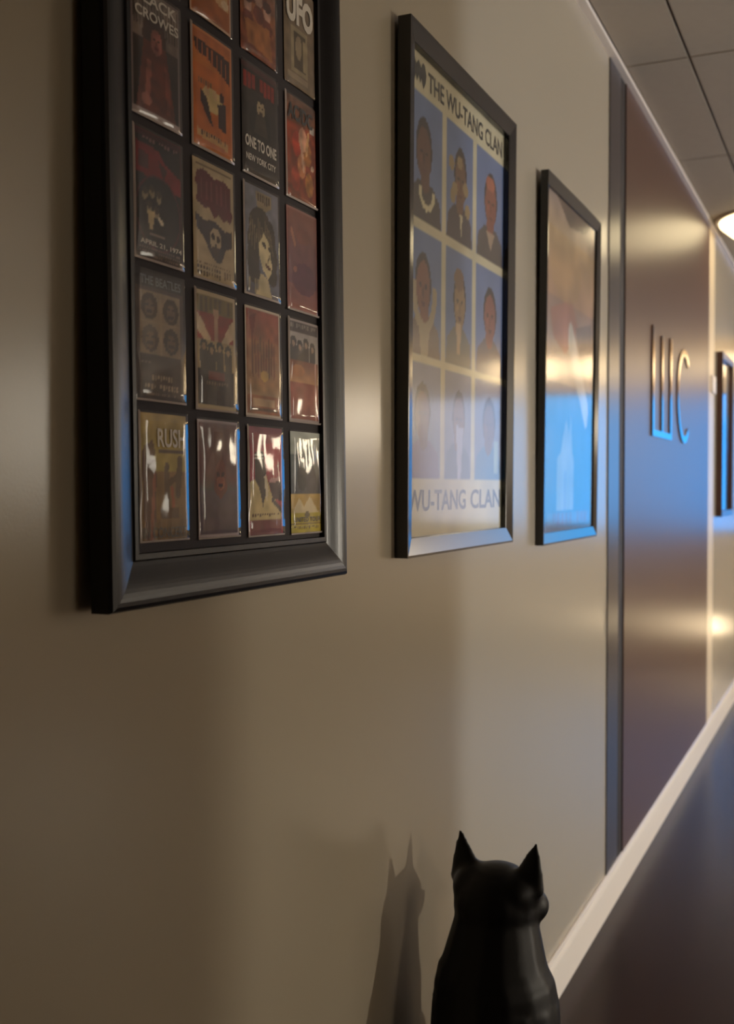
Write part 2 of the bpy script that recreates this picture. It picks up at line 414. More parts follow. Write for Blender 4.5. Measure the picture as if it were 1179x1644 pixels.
def text_obj(name, s, y0, z0, w, h, x, m, parent, bold=0.0, align_h=True):
    cu = bpy.data.curves.new(name, 'FONT'); cu.body = s; cu.size = 1.0; cu.offset = bold; cu.fill_mode = 'FRONT'; cu.resolution_u = 3
    t = bpy.data.objects.new(name, cu); COL.objects.link(t)
    dg = bpy.context.evaluated_depsgraph_get(); me = bpy.data.meshes.new_from_object(t.evaluated_get(dg))
    bpy.data.objects.remove(t); bpy.data.curves.remove(cu)
    co = np.empty(len(me.vertices) * 3, np.float32); me.vertices.foreach_get('co', co); co = co.reshape(-1, 3)
    mn, mx = co.min(0), co.max(0)
    nu = np.zeros_like(co)
    nu[:, 0] = x
    nu[:, 1] = y0 + (co[:, 0] - mn[0]) / (mx[0] - mn[0]) * w
    nu[:, 2] = z0 + (co[:, 1] - mn[1]) / (mx[1] - mn[1]) * h
    me.vertices.foreach_set('co', nu.ravel()); me.update()
    me.materials.clear(); me.materials.append(m)
    o = bpy.data.objects.new(name, me)
    return link(o, parent)

def rails(root, Wd, H, prof, m):
    """four mitred rails; prof = (inset from the outer edge, depth out of the wall)"""
    n = len(prof)
    def rail(pts):
        vs = [p for a, b in pts for p in (a, b)]
        fs = []
        for i in range(n - 1): fs.append((2 * i, 2 * i + 1, 2 * i + 3, 2 * i + 2))
        fs.append((2 * n - 2, 2 * n - 1, 1, 0))
        fs.append(tuple(2 * i for i in range(n))); fs.append(tuple(2 * i + 1 for i in range(n))[::-1])
        bm = bmesh.new(); bv = [bm.verts.new(v) for v in vs]
        for f in fs: bm.faces.new([bv[i] for i in f])
        o = bm_obj('rail', bm, m, root)
        for p in o.data.polygons: p.use_smooth = False
    rail([((d, i, i), (d, Wd - i, i)) for i, d in prof])
    rail([((d, i, H - i), (d, Wd - i, H - i)) for i, d in prof])
    rail([((d, i, i), (d, i, H - i)) for i, d in prof])
    rail([((d, Wd - i, i), (d, Wd - i, H - i)) for i, d in prof])

# ------------------------------------------------------------------ frame with the small concert cards
F1H = 1.04; F1W = 0.558
LEAN1 = math.radians(-0.8)
f1 = empty('picture_frame', (0.017, 0.899, 1.2300), (0, LEAN1, 0))
tag(f1, 'nearest black frame holding a grid of small sleeved concert cards', 'picture frame', 'framed posters along the wall')
p1 = [(0, 0), (0, 0.022), (0.002, 0.026), (0.006, 0.028)]
for k in range(1, 11):
    a = k / 10
    p1.append((0.006 + 0.044 * a, 0.028 - 0.012 * math.sin(a * math.pi / 2) ** 1.3 + 0.004 * math.sin(a * math.pi)))
p1 += [(0.052, 0.018), (0.058, 0.018), (0.059, 0.010), (0.059, 0.0)]
rails(f1, F1W, F1H, p1, M['black_frame'])
box('mat_board', 0.004, 0.011, 0.054, F1W - 0.054, 0.054, F1H - 0.054, M['mat_board'], f1)

CW, CHT = 0.0905, 0.1395
AW, AH = 46, 70
def artA1():
    a = Art(AW, AH, (178, 152, 78)).grad(0.0, .45, (176, 150, 88), (170, 150, 70)).grad(.45, 1, (150, 116, 70), (120, 88, 40))
    a.poly([(.05, .3), (.28, .2), (.34, .5), (.3, 1), (.1, 1)], (110, 80, 66)).ell(.2, .3, .12, .06, (120, 95, 70))
    a.line(.55, .46, .56, .75, .05, (92, 66, 30)).ell(.56, .42, .05, .035, (80, 60, 30)).line(.6, .55, .85, .48, .03, (92, 66, 30))
    a.line(.85, .38, .8, .62, .06, (100, 76, 40)).line(.66, .6, .7, .76, .03, (165, 90, 50))
    a.rect(.38, .285, .95, .315, (96, 78, 64)); a.rect(.42, .74, .8, .84, (96, 66, 24)).line(.3, .5, .22, 1, .03, (150, 90, 70))
    return a.noise(.12)
def artA2():
    a = Art(AW, AH, (98, 58, 54)).grad(0, .5, (104, 70, 66), (100, 48, 46)).grad(.5, .6, (100, 48, 46), (70, 66, 70)).grad(.6, 1, (80, 62, 78), (70, 44, 56))
    a.rect(.4, .1, .62, .4, (92, 40, 34)).poly([(.36, .6), (.42, .4), (.56, .3), (.66, .4), (.7, .6), (.53, .68)], (112, 50, 36))
    a.ell(.53, .53, .1, .07, (150, 78, 54)).ell(.53, .56, .06, .02, (60, 26, 24)).line(.45, .46, .5, .47, .02, (70, 30, 24)).line(.56, .47, .61, .46, .02, (70, 30, 24))
    return a.noise(.12).border(.03, (170, 150, 150))
def artA3():
    a = Art(AW, AH, (158, 52, 66)).grad(0, .16, (130, 60, 70), (150, 48, 62))
    a.poly([(.45, .16), (1, .12), (.95, .3), (.55, .44)], (186, 44, 60)).rect(.05, .86, .95, 1, (118, 52, 52))
    a.poly([(.0, .52), (.5, .44), (.62, .6), (.95, .78), (.95, .86), (0, .86)], (206, 184, 128))
    a.poly([(.18, .28), (.44, .26), (.5, .42), (.5, .6), (.4, .74), (.3, .56), (.2, .5)], (34, 22, 26)).ell(.32, .27, .14, .05, (36, 24, 28))
    a.rect(.2, .25, .44, .262, (190, 180, 170)).rect(.2, .285, .44, .297, (190, 180, 170))
    a.poly([(.44, .46), (.5, .44), (.56, .6), (.5, .7)], (226, 210, 180)).poly([(.55, .5), (.95, .46), (1, .7), (.68, .66)], (56, 28, 44))
    a.line(.6, .5, .9, .48, .02, (190, 140, 140)).line(.68, .68, .95, .78, .025, (50, 40, 50)).marks(.1, .8, .9, .83, 12, (90, 60, 40))
    return a.noise(.10)
def artA4():
    a = Art(AW, AH, (180, 150, 60)).grad(0, .22, (196, 202, 190), (150, 158, 150)).grad(.22, .62, (108, 118, 116), (66, 72, 84))  # whitish top paints the sleeve's glare into the print
    a.ell(.35, .45, .16, .14, (54, 60, 66)).ell(.65, .48, .18, .16, (60, 64, 76)).ell(.5, .3, .2, .07, (130, 138, 132))
    a.rect(0, .62, 1, .76, (196, 160, 84)).poly([(.1, .76), (.25, .66), (.4, .74), (.6, .64), (.8, .75), (.9, .8), (.1, .8)], (226, 206, 160))
    a.rect(0, .8, 1, 1, (190, 170, 44)).rect(0, .9, 1, .925, (120, 96, 30)).ell(.5, .82, .08, .03, (90, 80, 50)).marks(.08, .93, .92, .96, 16, (100, 80, 20))
    return a.noise(.10)
def artB1():
    a = Art(AW, AH, (74, 62, 58)).rect(0, 0, 1, .13, (52, 47, 48)).rect(.07, .15, .93, .64, (138, 116, 92))
    for (cx, cy, c) in ((.27, .27, (66, 46, 26)), (.72, .28, (62, 44, 24)), (.28, .52, (74, 56, 46)), (.72, .52, (58, 44, 32))):
        a.ell(cx, cy, .17, .105, c).ell(cx, cy + .01, .09, .065, (110, 84, 62)).line(cx - .05, cy + .04, cx + .05, cy + .04, .014, (60, 40, 30)).rect(cx - .1, cy - .02, cx - .02, cy - .008, (50, 36, 26)).rect(cx + .02, cy - .02, cx + .1, cy - .008, (50, 36, 26))
    a.rect(.48, .15, .52, .64, (150, 128, 100)).rect(.07, .385, .93, .405, (150, 128, 100))
    a.marks(.1, .7, .3, .72, 6, (130, 112, 104)).marks(.3, .80, .75, .85, 8, (168, 146, 124)).marks(.16, .87, .88, .92, 12, (168, 146, 124)).marks(.2, .95, .8, .97, 14, (140, 120, 104))
    return a.noise(.12)
def artB2():
    a = Art(AW, AH, (60, 40, 36)).rect(.05, .03, .95, .97, (44, 34, 34)).rect(.06, .03, .94, .22, (112, 92, 40))
    a.marks(.12, .05, .9, .19, 7, (84, 66, 26), fill=.7)
    a.poly([(.06, .18), (.94, .18), (.94, .42), (.06, .42)], (140, 40, 22)).poly([(.06, .2), (.16, .24), (.5, .5), (.4, .5), (.06, .34)], (206, 178, 140)).poly([(.94, .2), (.85, .24), (.52, .5), (.6, .5), (.94, .36)], (206, 178, 140))
    a.poly([(.44, .14), (.56, .14), (.54, .48), (.47, .48)], (190, 150, 118)).rect(.06, .42, .94, .66, (176, 150, 106))
    for i, cx in enumerate((.2, .38, .58, .8)):
        a.ell(cx, .46 + .02 * (i % 2), .09, .05, (44, 38, 28)).poly([(cx - .1, .5), (cx + .1, .5), (cx + .09, .68), (cx - .08, .68)], (56, 46, 32)).ell(cx, .475 + .02 * (i % 2), .045, .03, (160, 130, 96))
    a.rect(.3, .67, .7, .74, (110, 36, 30)).marks(.25, .76, .8, .79, 9, (110, 90, 70))
    return a.noise(.14).border(.045, (196, 176, 140))
def artB3():
    a = Art(AW, AH, (150, 92, 62)).grad(0, .3, (146, 66, 52), (150, 84, 54)).grad(.3, .8, (150, 92, 56), (160, 122, 86))
    for i in range(9): a.line(.18 + .08 * i, .28 + .03 * (i % 3), .2 + .075 * i, .62 - .03 * (i % 2), .022, (104 + 8 * (i % 3), 58, 34))
    a.ell(.52, .62, .12, .05, (190, 146, 70)).poly([(.1, .1), (.3, .05), (.2, .3)], (120, 36, 28)).rect(.2, .84, .8, .9, (178, 142, 108)).rect(.1, .92, .9, .95, (90, 60, 42))
    return a.noise(.2).border(.04, (206, 190, 170))
def artB4():
    a = Art(AW, AH, (160, 150, 146)).rect(0, 0, 1, .12, (72, 62, 62)).marks(.08, .03, .92, .085, 14, (140, 128, 122))
    for i, cx in enumerate((.16, .36, .56, .78)): a.ell(cx, .22 + .03 * (i % 2), .09, .06, (46, 42, 48)).rect(cx - .1, .25, cx + .1, .42, (56, 52, 58)).ell(cx, .235 + .03 * (i % 2), .045, .03, (150, 124, 112))
    a.grad(.40, .62, (120, 70, 58), (206, 150, 104)).grad(.62, 1, (166, 92, 78), (150, 78, 68)).ell(.3, .5, .2, .06, (186, 120, 80)).rect(.86, .4, .9, 1, (196, 150, 140))
    return a.noise(.12).border(.03, (176, 160, 156))
def artC1():
    a = Art(AW, AH, (28, 14, 18)).rect(0, 0, 1, .05, (60, 22, 32))
    a.poly([(.05, .1), (.5, .12), (.62, .2), (.98, .28), (.98, .42), (.6, .42), (.45, .36), (.06, .34)], (118, 16, 26)).poly([(.1, .16), (.3, .18), (.3, .3), (.1, .3)], (70, 10, 20)).poly([(.5, .2), (.7, .25), (.6, .34)], (60, 8, 16))
    a.marks(.2, .055, .95, .075, 12, (130, 90, 90))
    a.ell(.5, .62, .47, .3, (84, 30, 40)).ell(.5, .62, .45, .285, (22, 13, 14))
    for cx, cy in ((.22, .5), (.36, .47), (.5, .5), (.3, .6), (.45, .62)): a.ell(cx, cy, .055, .04, (150, 134, 108)).ell(cx, cy - .03, .06, .025, (60, 48, 40)).rect(cx - .03, cy - .005, cx + .03, cy + .004, (80, 60, 50))
    a.poly([(.26, .62), (.42, .62), (.36, .76), (.3, .76)], (200, 176, 130)).line(.5, .66, .56, .69, .02, (220, 205, 180)).rect(.3, .79, .62, .805, (170, 150, 140)).rect(.34, .815, .58, .825, (170, 150, 140))
    a.marks(.1, .91, .95, .925, 20, (120, 96, 90)).marks(.1, .94, .95, .955, 22, (110, 86, 80)).marks(.1, .965, .95, .98, 20, (110, 86, 80))
    return a.noise(.1).border(.02, (90, 30, 40))
def artC2():
    a = Art(AW, AH, (186, 164, 128)).rect(.08, .03, .95, .045, (110, 90, 66))
    a.poly([(.1, .1), (.25, .07), (.5, .12), (.75, .1), (.93, .15), (.93, .33), (.98, .38), (.9, .46), (.82, .43), (.75, .46), (.6, .42), (.5, .46), (.38, .38), (.28, .4), (.08, .36), (.1, .24), (.05, .2)], (96, 18, 28))
    for i in range(6): a.rect(.18 + .12 * i, .15 + .02 * (i % 2), .22 + .12 * i, .32, (130, 60, 60), .8)
    a.poly([(.05, .46), (.25, .5), (.5, .48), (.75, .54), (.95, .52), (.95, .66), (.78, .7), (.66, .82), (.55, .84), (.4, .78), (.25, .66), (.08, .58)], (52, 40, 48))
    a.ell(.52, .64, .14, .1, (190, 170, 140)).ell(.46, .62, .045, .03, (50, 36, 36)).ell(.58, .63, .045, .03, (50, 36, 36)).poly([(.42, .7), (.62, .71), (.56, .8), (.48, .8)], (66, 48, 46)).rect(.5, .67, .54, .7, (60, 44, 40))
    a.marks(.08, .86, .9, .875, 22, (110, 90, 66)).marks(.08, .885, .66, .925, 9, (74, 56, 40)).marks(.08, .935, .66, .975, 9, (74, 56, 40)).marks(.72, .89, .92, .97, 3, (120, 98, 72))
    return a.noise(.08)
def artC3():
    a = Art(AW, AH, (104, 104, 122)).grad(0, 1, (120, 118, 128), (92, 92, 108))
    a.poly([(.35, .03), (.78, .04), (.8, .14), (.62, .2), (.36, .17)], (146, 126, 96)).marks(.4, .05, .76, .14, 6, (78, 62, 46))
    for (cx, cy, rx, ry) in ((.45, .34, .3, .16), (.3, .5, .2, .16), (.25, .66, .17, .15), (.72, .45, .18, .18), (.82, .62, .14, .14), (.8, .78, .14, .1), (.28, .8, .16, .1)): a.ell(cx, cy, rx, ry, (60, 50, 40))
    for i in range(12): a.line(.2 + .05 * i, .3 + .03 * (i % 4), .16 + .06 * i, .5 + .04 * (i % 3), .013, (120, 102, 74))
    a.poly([(.56, .4), (.7, .48), (.76, .56), (.74, .62), (.8, .68), (.76, .76), (.66, .82), (.5, .74), (.42, .62), (.42, .5)], (210, 192, 148))
    a.line(.52, .5, .6, .52, .022, (60, 48, 36)).line(.7, .53, .76, .55, .02, (60, 48, 36)).line(.66, .66, .72, .6, .012, (110, 90, 66)).line(.6, .69, .72, .72, .018, (84, 44, 38))
    a.poly([(.45, .78), (.66, .82), (.78, 1), (.3, 1)], (198, 180, 140)).marks(.12, .85, .5, .98, 5, (150, 134, 106))
    return a.noise(.14)
def artC4():
    a = Art(AW, AH, (140, 84, 72)).grad(0, .3, (140, 88, 74), (124, 78, 74)).grad(.3, .75, (124, 78, 78), (98, 52, 72)).grad(.75, 1, (122, 66, 72), (150, 82, 74))
    a.ell(.55, .68, .4, .16, (92, 46, 70), .8).line(.15, .22, .25, .35, .03, (170, 110, 92)).ell(.25, .6, .06, .03, (150, 90, 84)).ell(.5, .25, .25, .08, (128, 76, 66))
    return a.noise(.08).border(.03, (160, 110, 104))
def artD1():
    a = Art(AW, AH, (128, 112, 102)).grad(0, .4, (140, 126, 116), (110, 92, 82)).grad(.4, 1, (56, 42, 38), (34, 20, 18))
    for i in range(16): a.line(.05 + .06 * i, .05 + .02 * (i % 3), .06 + .06 * i, .3, .014, (80, 66, 58))
    a.ell(.46, .36, .24, .2, (62, 34, 22)).poly([(.24, .4), (.7, .4), (.82, .75), (.9, .95), (.08, .95), (.16, .7)], (96, 38, 20))
    a.ell(.5, .38, .12, .1, (150, 84, 70)).ell(.45, .365, .025, .012, (40, 22, 20)).ell(.55, .365, .025, .012, (40, 22, 20)).line(.46, .43, .54, .43, .016, (110, 30, 30)).line(.5, .38, .5, .405, .012, (120, 62, 50))
    a.poly([(.3, .55), (.4, .55), (.34, .9), (.24, .9)], (140, 76, 60)).poly([(.66, .5), (.78, .6), (.8, .9), (.7, .9)], (120, 56, 40)).ell(.28, .86, .1, .05, (150, 90, 76))
    return a.noise(.22, 10).border(.03, (120, 104, 100)).rect(0, .955, 1, 1, (160, 140, 136))
def artD2():
    a = Art(AW, AH, (196, 104, 34)).grad(0, .3, (188, 104, 58), (196, 112, 36))
    a.poly([(.08, .1), (.3, .1), (.95, .12), (.95, .34), (.7, .28), (.4, .22), (.15, .2), (.1, .17)], (62, 30, 18))
    for i in range(7): a.rect(.14 + .115 * i, .1 + .01 * i, .17 + .115 * i, .22 + .012 * i, (180, 96, 44))
    a.ell(.5, .56, .3, .1, (206, 178, 118)).poly([(.22, .5), (.36, .56), (.5, .78), (.38, .74), (.2, .6)], (56, 28, 20)).poly([(.62, .56), (.84, .52), (.84, .78), (.64, .76)], (52, 24, 20)).ell(.35, .5, .06, .04, (206, 170, 120)).ell(.56, .5, .06, .04, (206, 170, 120)).ell(.73, .49, .06, .045, (70, 36, 24))
    a.marks(.16, .42, .5, .46, 6, (120, 84, 40)).poly([(.12, .84), (.88, .86), (.88, .93), (.12, .91)], (206, 158, 96)).marks(.16, .855, .84, .89, 12, (90, 52, 20))
    return a.noise(.10).border(.025, (206, 128, 76))
def artD3():
    a = Art(AW, AH, (48, 40, 36)).rect(0, 0, 1, .05, (70, 40, 40)).rect(.05, .08, .95, .22, (44, 24, 22)).marks(.06, .08, .94, .23, 8, (132, 36, 24), fill=.75)
    a.ell(.5, .52, .3, .2, (34, 29, 25)).ell(.52, .36, .11, .085, (160, 140, 110)).ell(.48, .35, .02, .012, (50, 40, 34)).ell(.56, .35, .02, .012, (50, 40, 34)).line(.49, .4, .55, .4, .012, (70, 54, 44)).ell(.52, .275, .12, .03, (40, 32, 28)).poly([(.4, .42), (.64, .42), (.72, .6), (.32, .6)], (60, 52, 40))
    return a.noise(.15)
def artD4():
    a = Art(AW, AH, (140, 66, 34)).grad(0, .25, (116, 84, 70), (130, 70, 40)).grad(.25, 1, (150, 62, 34), (130, 60, 34))
    for (cx, cy, c) in ((.35, .45, (190, 60, 34)), (.7, .5, (170, 112, 50)), (.5, .65, (196, 130, 84)), (.3, .8, (176, 70, 44)), (.75, .8, (180, 120, 50)), (.55, .38, (220, 170, 140))): a.ell(cx, cy, .14, .12, c, .8)
    a.line(.48, .4, .56, .66, .04, (206, 160, 130)).line(.74, .3, .66, .5, .035, (200, 150, 100)).ell(.86, .62, .06, .03, (226, 190, 160)).rect(.8, .2, .95, .27, (206, 190, 180))
    return a.noise(.25, 10)
def artE1(): return Art(AW, AH, (110, 64, 46)).ell(.5, .5, .3, .25, (150, 100, 60)).rect(.1, .85, .9, .92, (60, 36, 30)).noise(.2)
def artE2():
    a = Art(AW, AH, (186, 106, 52)).grad(.5, 1, (186, 112, 60), (164, 88, 36)).poly([(.2, .7), (.9, .62), (.95, .8), (.7, .8)], (206, 160, 110)).ell(.85, .76, .1, .04, (226, 196, 156)).ell(.5, .35, .3, .2, (120, 60, 30))
    return a.noise(.12).border(.04, (206, 168, 140))
def artE3():
    a = Art(AW, AH, (120, 84, 70)).grad(0, .5, (130, 96, 84), (120, 76, 58)).grad(.5, 1, (140, 84, 48), (120, 62, 44))
    for (cx, cy) in ((.3, .3), (.6, .28), (.2, .55), (.75, .52), (.5, .45)): a.ell(cx, cy, .11, .08, (170, 128, 110)).ell(cx, cy - .06, .12, .05, (70, 40, 34)).ell(cx, cy + .14, .15, .08, (104, 52, 40))
    a.poly([(.1, .7), (.8, .66), (.9, .95), (.2, .9)], (150, 92, 48))
    return a.noise(.22, 10)
def artE4():
    a = Art(AW, AH, (122, 104, 84)).rect(.22, .42, .75, .86, (150, 134, 104)).rect(.3, .46, .68, .82, (84, 72, 56)).ell(.45, .6, .1, .12, (140, 122, 96)).rect(.6, .5, .7, .8, (150, 132, 100)).rect(.1, .88, .75, .93, (150, 132, 108))
    return a.noise(.12)
def artF(i):
    c = [(96, 60, 44), (70, 72, 84), (120, 84, 40), (84, 50, 60)][i]
    return lambda: Art(AW, AH, c).ell(.5, .45, .3, .22, tuple(int(v * 1.5) for v in c)).rect(.15, .78, .85, .86, tuple(int(v * .5) for v in c)).noise(.2)
ARTS = [[artA1, artA2, artA3, artA4], [artB1, artB2, artB3, artB4], [artC1, artC2, artC3, artC4],
        [artD1, artD2, artD3, artD4], [artE1, artE2, artE3, artE4], [artF(0), artF(1), artF(2), artF(3)]]
LBL = [['yellow card with figures and pale block title', 'dark red card with a glowing face', 'crimson card with a hooded figure on cream', 'grey photo card with a yellow foot'],
       ['grey card with four portrait squares', 'card with red rays over a group of men', 'brown card with white edge', 'card with men in black above an orange sky'],
       ['black card with red title and a dated line', 'tan card with winged skull and maroon title', 'grey card with a pale face in long hair', 'plain mauve and pink card'],
       ['card with a red-haired figure and white foot strip', 'bright orange card with dark wavy title', 'black card with a small pale face', 'fiery orange card'],
       [None, 'orange card with white edge', 'brown crowd card', 'tan card with big white capitals'], [None] * 4]
# text: (string, u0, v_bottom, w, h, material, bold)
TXT = {(0, 0): [('RUSH', .36, .265, .60, .15, 'ink_white', .02), ('IN CONCERT', .04, .985, .92, .085, 'ink_olive', .02)],
       (0, 3): [('UNITED TOUR', .06, .895, .88, .05, 'ink_black', .02)],
       (1, 0): [('THE BEATLES', .08, .105, .84, .07, 'ink_grey', .015)],
       (2, 0): [('APRIL 21, 1974', .10, .895, .86, .045, 'ink_white', .015)],
       (3, 0): [('BLACK', .08, .12, .84, .09, 'ink_white', .02), ('CROWES', .06, .24, .9, .08, 'ink_white', .02)],
       (3, 2): [('ONE TO ONE', .06, .76, .88, .105, 'ink_white', .03), ('NEW YORK CITY', .08, .88, .84, .06, 'ink_white', .02)],
       (3, 3): [('AC/DC', .06, .235, .8, .16, 'ink_dark', .03)],
       (4, 3): [('UFO', .06, .39, .86, .30, 'ink_white', .05)]}
rs = random.Random(3)
for r in range(6):
    for c in range(4):
        y0 = 0.0660 + 0.1140 * c + (0.002 if r == 0 else 0)
        z0 = 0.072 + 0.1535 * r - 0.0018 * c + rs.uniform(-.001, .001)
        card = print_obj('concert_card', ARTS[r][c](), y0, z0, CW, CHT, 0.0125, f1, M['card'], 0.0012)
        if LBL[r][c]: card['label'] = LBL[r][c]
        for (s, u, v, w, h, mm, bo) in TXT.get((r, c), []):
            text_obj('lettering', s, y0 + u * CW, z0 + (1 - v) * CHT, w * CW, h * CHT, 0.0143, M[mm], card, bo)
        # clear sleeve: thin wavy film with a milky welded edge
        nx, nz = 11, 17; e = 0.0022
        us = [-e] + [CW * i / (nx - 3) for i in range(nx - 2)] + [CW + e]
        vs_ = [-e] + [CHT * i / (nz - 3) for i in range(nz - 2)] + [CHT + e]
        amp = 0.0016 if r == 0 else (0.0012 if r == 1 else 0.0007)
        sd = r * 7.3 + c * 3.1
        V, Fc, Mi = [], [], []
        for j, zz in enumerate(vs_):
            for i, yy in enumerate(us):
                edge = i in (0, nx - 1) or j in (0, nz - 1)
                d = 0.0140 if edge else 0.0152 + amp * noise.noise(Vector((yy * 45, zz * 26, sd))) + 0.0006 * math.sin(math.pi * i / (nx - 1))
                V.append((d, y0 + yy, z0 + zz))
        for j in range(nz - 1):
            for i in range(nx - 1):
                a = j * nx + i; Fc.append((a, a + 1, a + nx + 1, a + nx)); Mi.append(1 if (j == 0 or (i == 0 and (r + c) % 2 == 0)) and r < 4 else 0)
        s = mesh_obj('clear_sleeve', V, Fc, [M['film'], M['seam']], card, True)
        s.data.polygons.foreach_set('material_index', Mi)

# ------------------------------------------------------------------ frame with the nine-portrait poster
def scoop(t, w):
    return [(0, 0), (0, t), (0.004, t), (w - 0.001, t - w * 0.18), (w, t - w * 0.18 - 0.001), (w, 0.0)]
def poster_frame(y0, z0, Wd, H, t, rw, lean, label, m=None, back=0.0):
    root = empty('picture_frame', (back, y0, z0), (0, lean, 0))
    tag(root, label, 'picture frame', 'framed posters along the wall')
    rails(root, Wd, H, scoop(t, rw), m or M['black_gloss'])
    box('backing_board', 0.001, 0.005, rw - 0.005, Wd - rw + 0.005, rw - 0.005, H - rw + 0.005, M['backing'], root)
    i = rw - 0.003
    box('glass_pane', 0.0085, 0.0095, i, Wd - i, i, H - i, M['glass'], root)
    return root

f2 = poster_frame(1.735, 1.237, 0.625, 0.928, 0.024, 0.034, math.radians(0.35), 'black frame with a nine-portrait group poster, second from the viewer', back=0.001)
PW, PH = 0.625 - 2 * 0.034, 0.928 - 2 * 0.034
def art_portraits():
    cream = (200, 186, 156)
    a = Art(120, 186, cream)
    cols = [(0.0, .305), (.345, .625), (.665, 1.0)]; rws = [(.078, .340), (.358, .618), (.634, .876)]
    blue = (104, 118, 158)
    for ri, (v0, v1) in enumerate(rws):
        for ci, (u0, u1) in enumerate(cols):
            a.rect(u0, v0, u1, v1, blue if ri < 2 else (120, 124, 150))
            w, h = u1 - u0, v1 - v0; cx = (u0 + u1) / 2
            def X(q): return u0 + w * q
            def Y(q): return v0 + h * q
            skin = [(98, 58, 40), (112, 74, 48), (132, 70, 52), (126, 76, 58), (150, 116, 76), (134, 74, 58), (104, 66, 52), (116, 80, 60), (108, 70, 54)][ri * 3 + ci]
            cloth = [(62, 48, 46), (70, 54, 58), (78, 64, 60), (116, 92, 76), (112, 104, 92), (96, 84, 92), (120, 100, 130), (84, 100, 130), (70, 112, 150)][ri * 3 + ci]
            hair = (46, 28, 30)
            tilt = (-.04, .03, .02)[ci]
            a.poly([(X(.02), Y(1)), (X(.08), Y(.78)), (X(.3), Y(.68)), (X(.7), Y(.68)), (X(.93), Y(.78)), (X(.98), Y(1))], cloth)
            a.ell(cx, Y(.66), w * .13, h * .1, skin)
            a.ell(cx + tilt * w, Y(.42), w * .235, h * .25, hair)
            a.ell(cx + tilt * w, Y(.46), w * .2, h * .22, skin)
            a.ell(cx + tilt * w - w * .08, Y(.44), w * .04, h * .014, (40, 24, 22)).ell(cx + tilt * w + w * .08, Y(.44), w * .04, h * .014, (40, 24, 22))
            a.line(cx + tilt * w, Y(.46), cx + tilt * w, Y(.52), .006, tuple(int(v * .75) for v in skin)).ell(cx + tilt * w, Y(.585), w * .07, h * .016, (92, 44, 40))
            a.ell(cx + tilt * w - w * .09, Y(.5), w * .04, h * .03, tuple(min(255, int(v * 1.25)) for v in skin), .6)
            k = ri * 3 + ci
            if k == 0:
                m_ = ((a.X - X(.55)) / (w * .24)) ** 2 + ((a.Y - Y(.74)) / (h * .16)) ** 2
                a.put((m_ < 1) & (m_ > .45) & (a.Y > Y(.72)), (206, 190, 152))
            if k == 1:
                for (px, py) in ((.2, .35), (.32, .55), (.72, .5), (.8, .68), (.5, .3), (.25, .62)): a.ell(X(px), Y(py), w * .1, h * .06, (150, 124, 82))
                a.poly([(X(.5), Y(.74)), (X(.62), Y(.74)), (X(.56), Y(.95))], (196, 180, 146))
            if k == 2: a.poly([(X(.36), Y(.72)), (X(.66), Y(.72)), (X(.52), Y(.9))], (170, 140, 116)).ell(cx, Y(.27), w * .16, h * .07, (166, 92, 66))
            if k == 3:
                a.put((((a.X - X(.5)) / (w * .36)) ** 2 + ((a.Y - Y(.5)) / (h * .32)) ** 2 < 1) & (((a.X - X(.5)) / (w * .24)) ** 2 + ((a.Y - Y(.46)) / (h * .27)) ** 2 > 1) & (a.Y > Y(.42)), (168, 146, 114))
                a.poly([(X(.34), Y(.76)), (X(.66), Y(.76)), (X(.6), Y(1)), (X(.4), Y(1))], (170, 148, 114))
            if k == 4: a.ell(cx, Y(.25), w * .18, h * .1, (120, 86, 60)).poly([(X(.4), Y(.62)), (X(.6), Y(.62)), (X(.55), Y(.9)), (X(.45), Y(.9))], (196, 160, 120))
            if k == 7: a.poly([(X(.42), Y(.5)), (X(.7), Y(.52)), (X(.62), Y(1)), (X(.5), Y(1))], (170, 168, 196))
            if k == 8: a.rect(X(.7), Y(.6), X(.85), Y(.95), (150, 168, 170))
    for (u0, u1) in ((.305, .345), (.625, .665)): a.rect(u0, .078, u1, .876, cream)
    for (v0, v1) in ((.340, .358), (.618, .634)): a.rect(0, v0, 1, v1, cream)
    return a.noise(.05, 14)
po2 = print_obj('group_poster', art_portraits(), 0.034, 0.034, PW, PH, 0.0056, f2, M['print'])
def P2(u, v): return 0.034 + u * PW, 0.034 + (1 - v) * PH
y, z = P2(.17, .062); text_obj('title_lettering', 'THE WU-TANG CLAN', y, z, PW * .80, 0.036, 0.0062, M['ink_dark'], po2, 0.02)
y, z = P2(.012, .948); text_obj('name_lettering', 'WU-TANG', y, z, PW * .56, 0.040, 0.0062, M['ink_dark'], po2, 0.02)
y, z = P2(.625, .948); text_obj('name_lettering', 'CLAN', y, z, PW * .36, 0.040, 0.0062, M['ink_dark'], po2, 0.02)
# spread-wing W mark beside the title
wy, wz = P2(.018, .066)
wm = [(0, .62), (.10, .95), (.22, 1.0), (.34, .74), (.5, .98), (.66, .74), (.78, 1.0), (.90, .95), (1, .62), (.96, .3), (.82, 0), (.68, .34), (.6, .12), (.5, .4), (.4, .12), (.32, .34), (.18, 0), (.04, .3)]
mesh_obj('wing_mark', [(0.0062, wy + u * .075, wz + v * .046) for u, v in wm], [tuple(range(len(wm)))], M['ink_black'], po2)

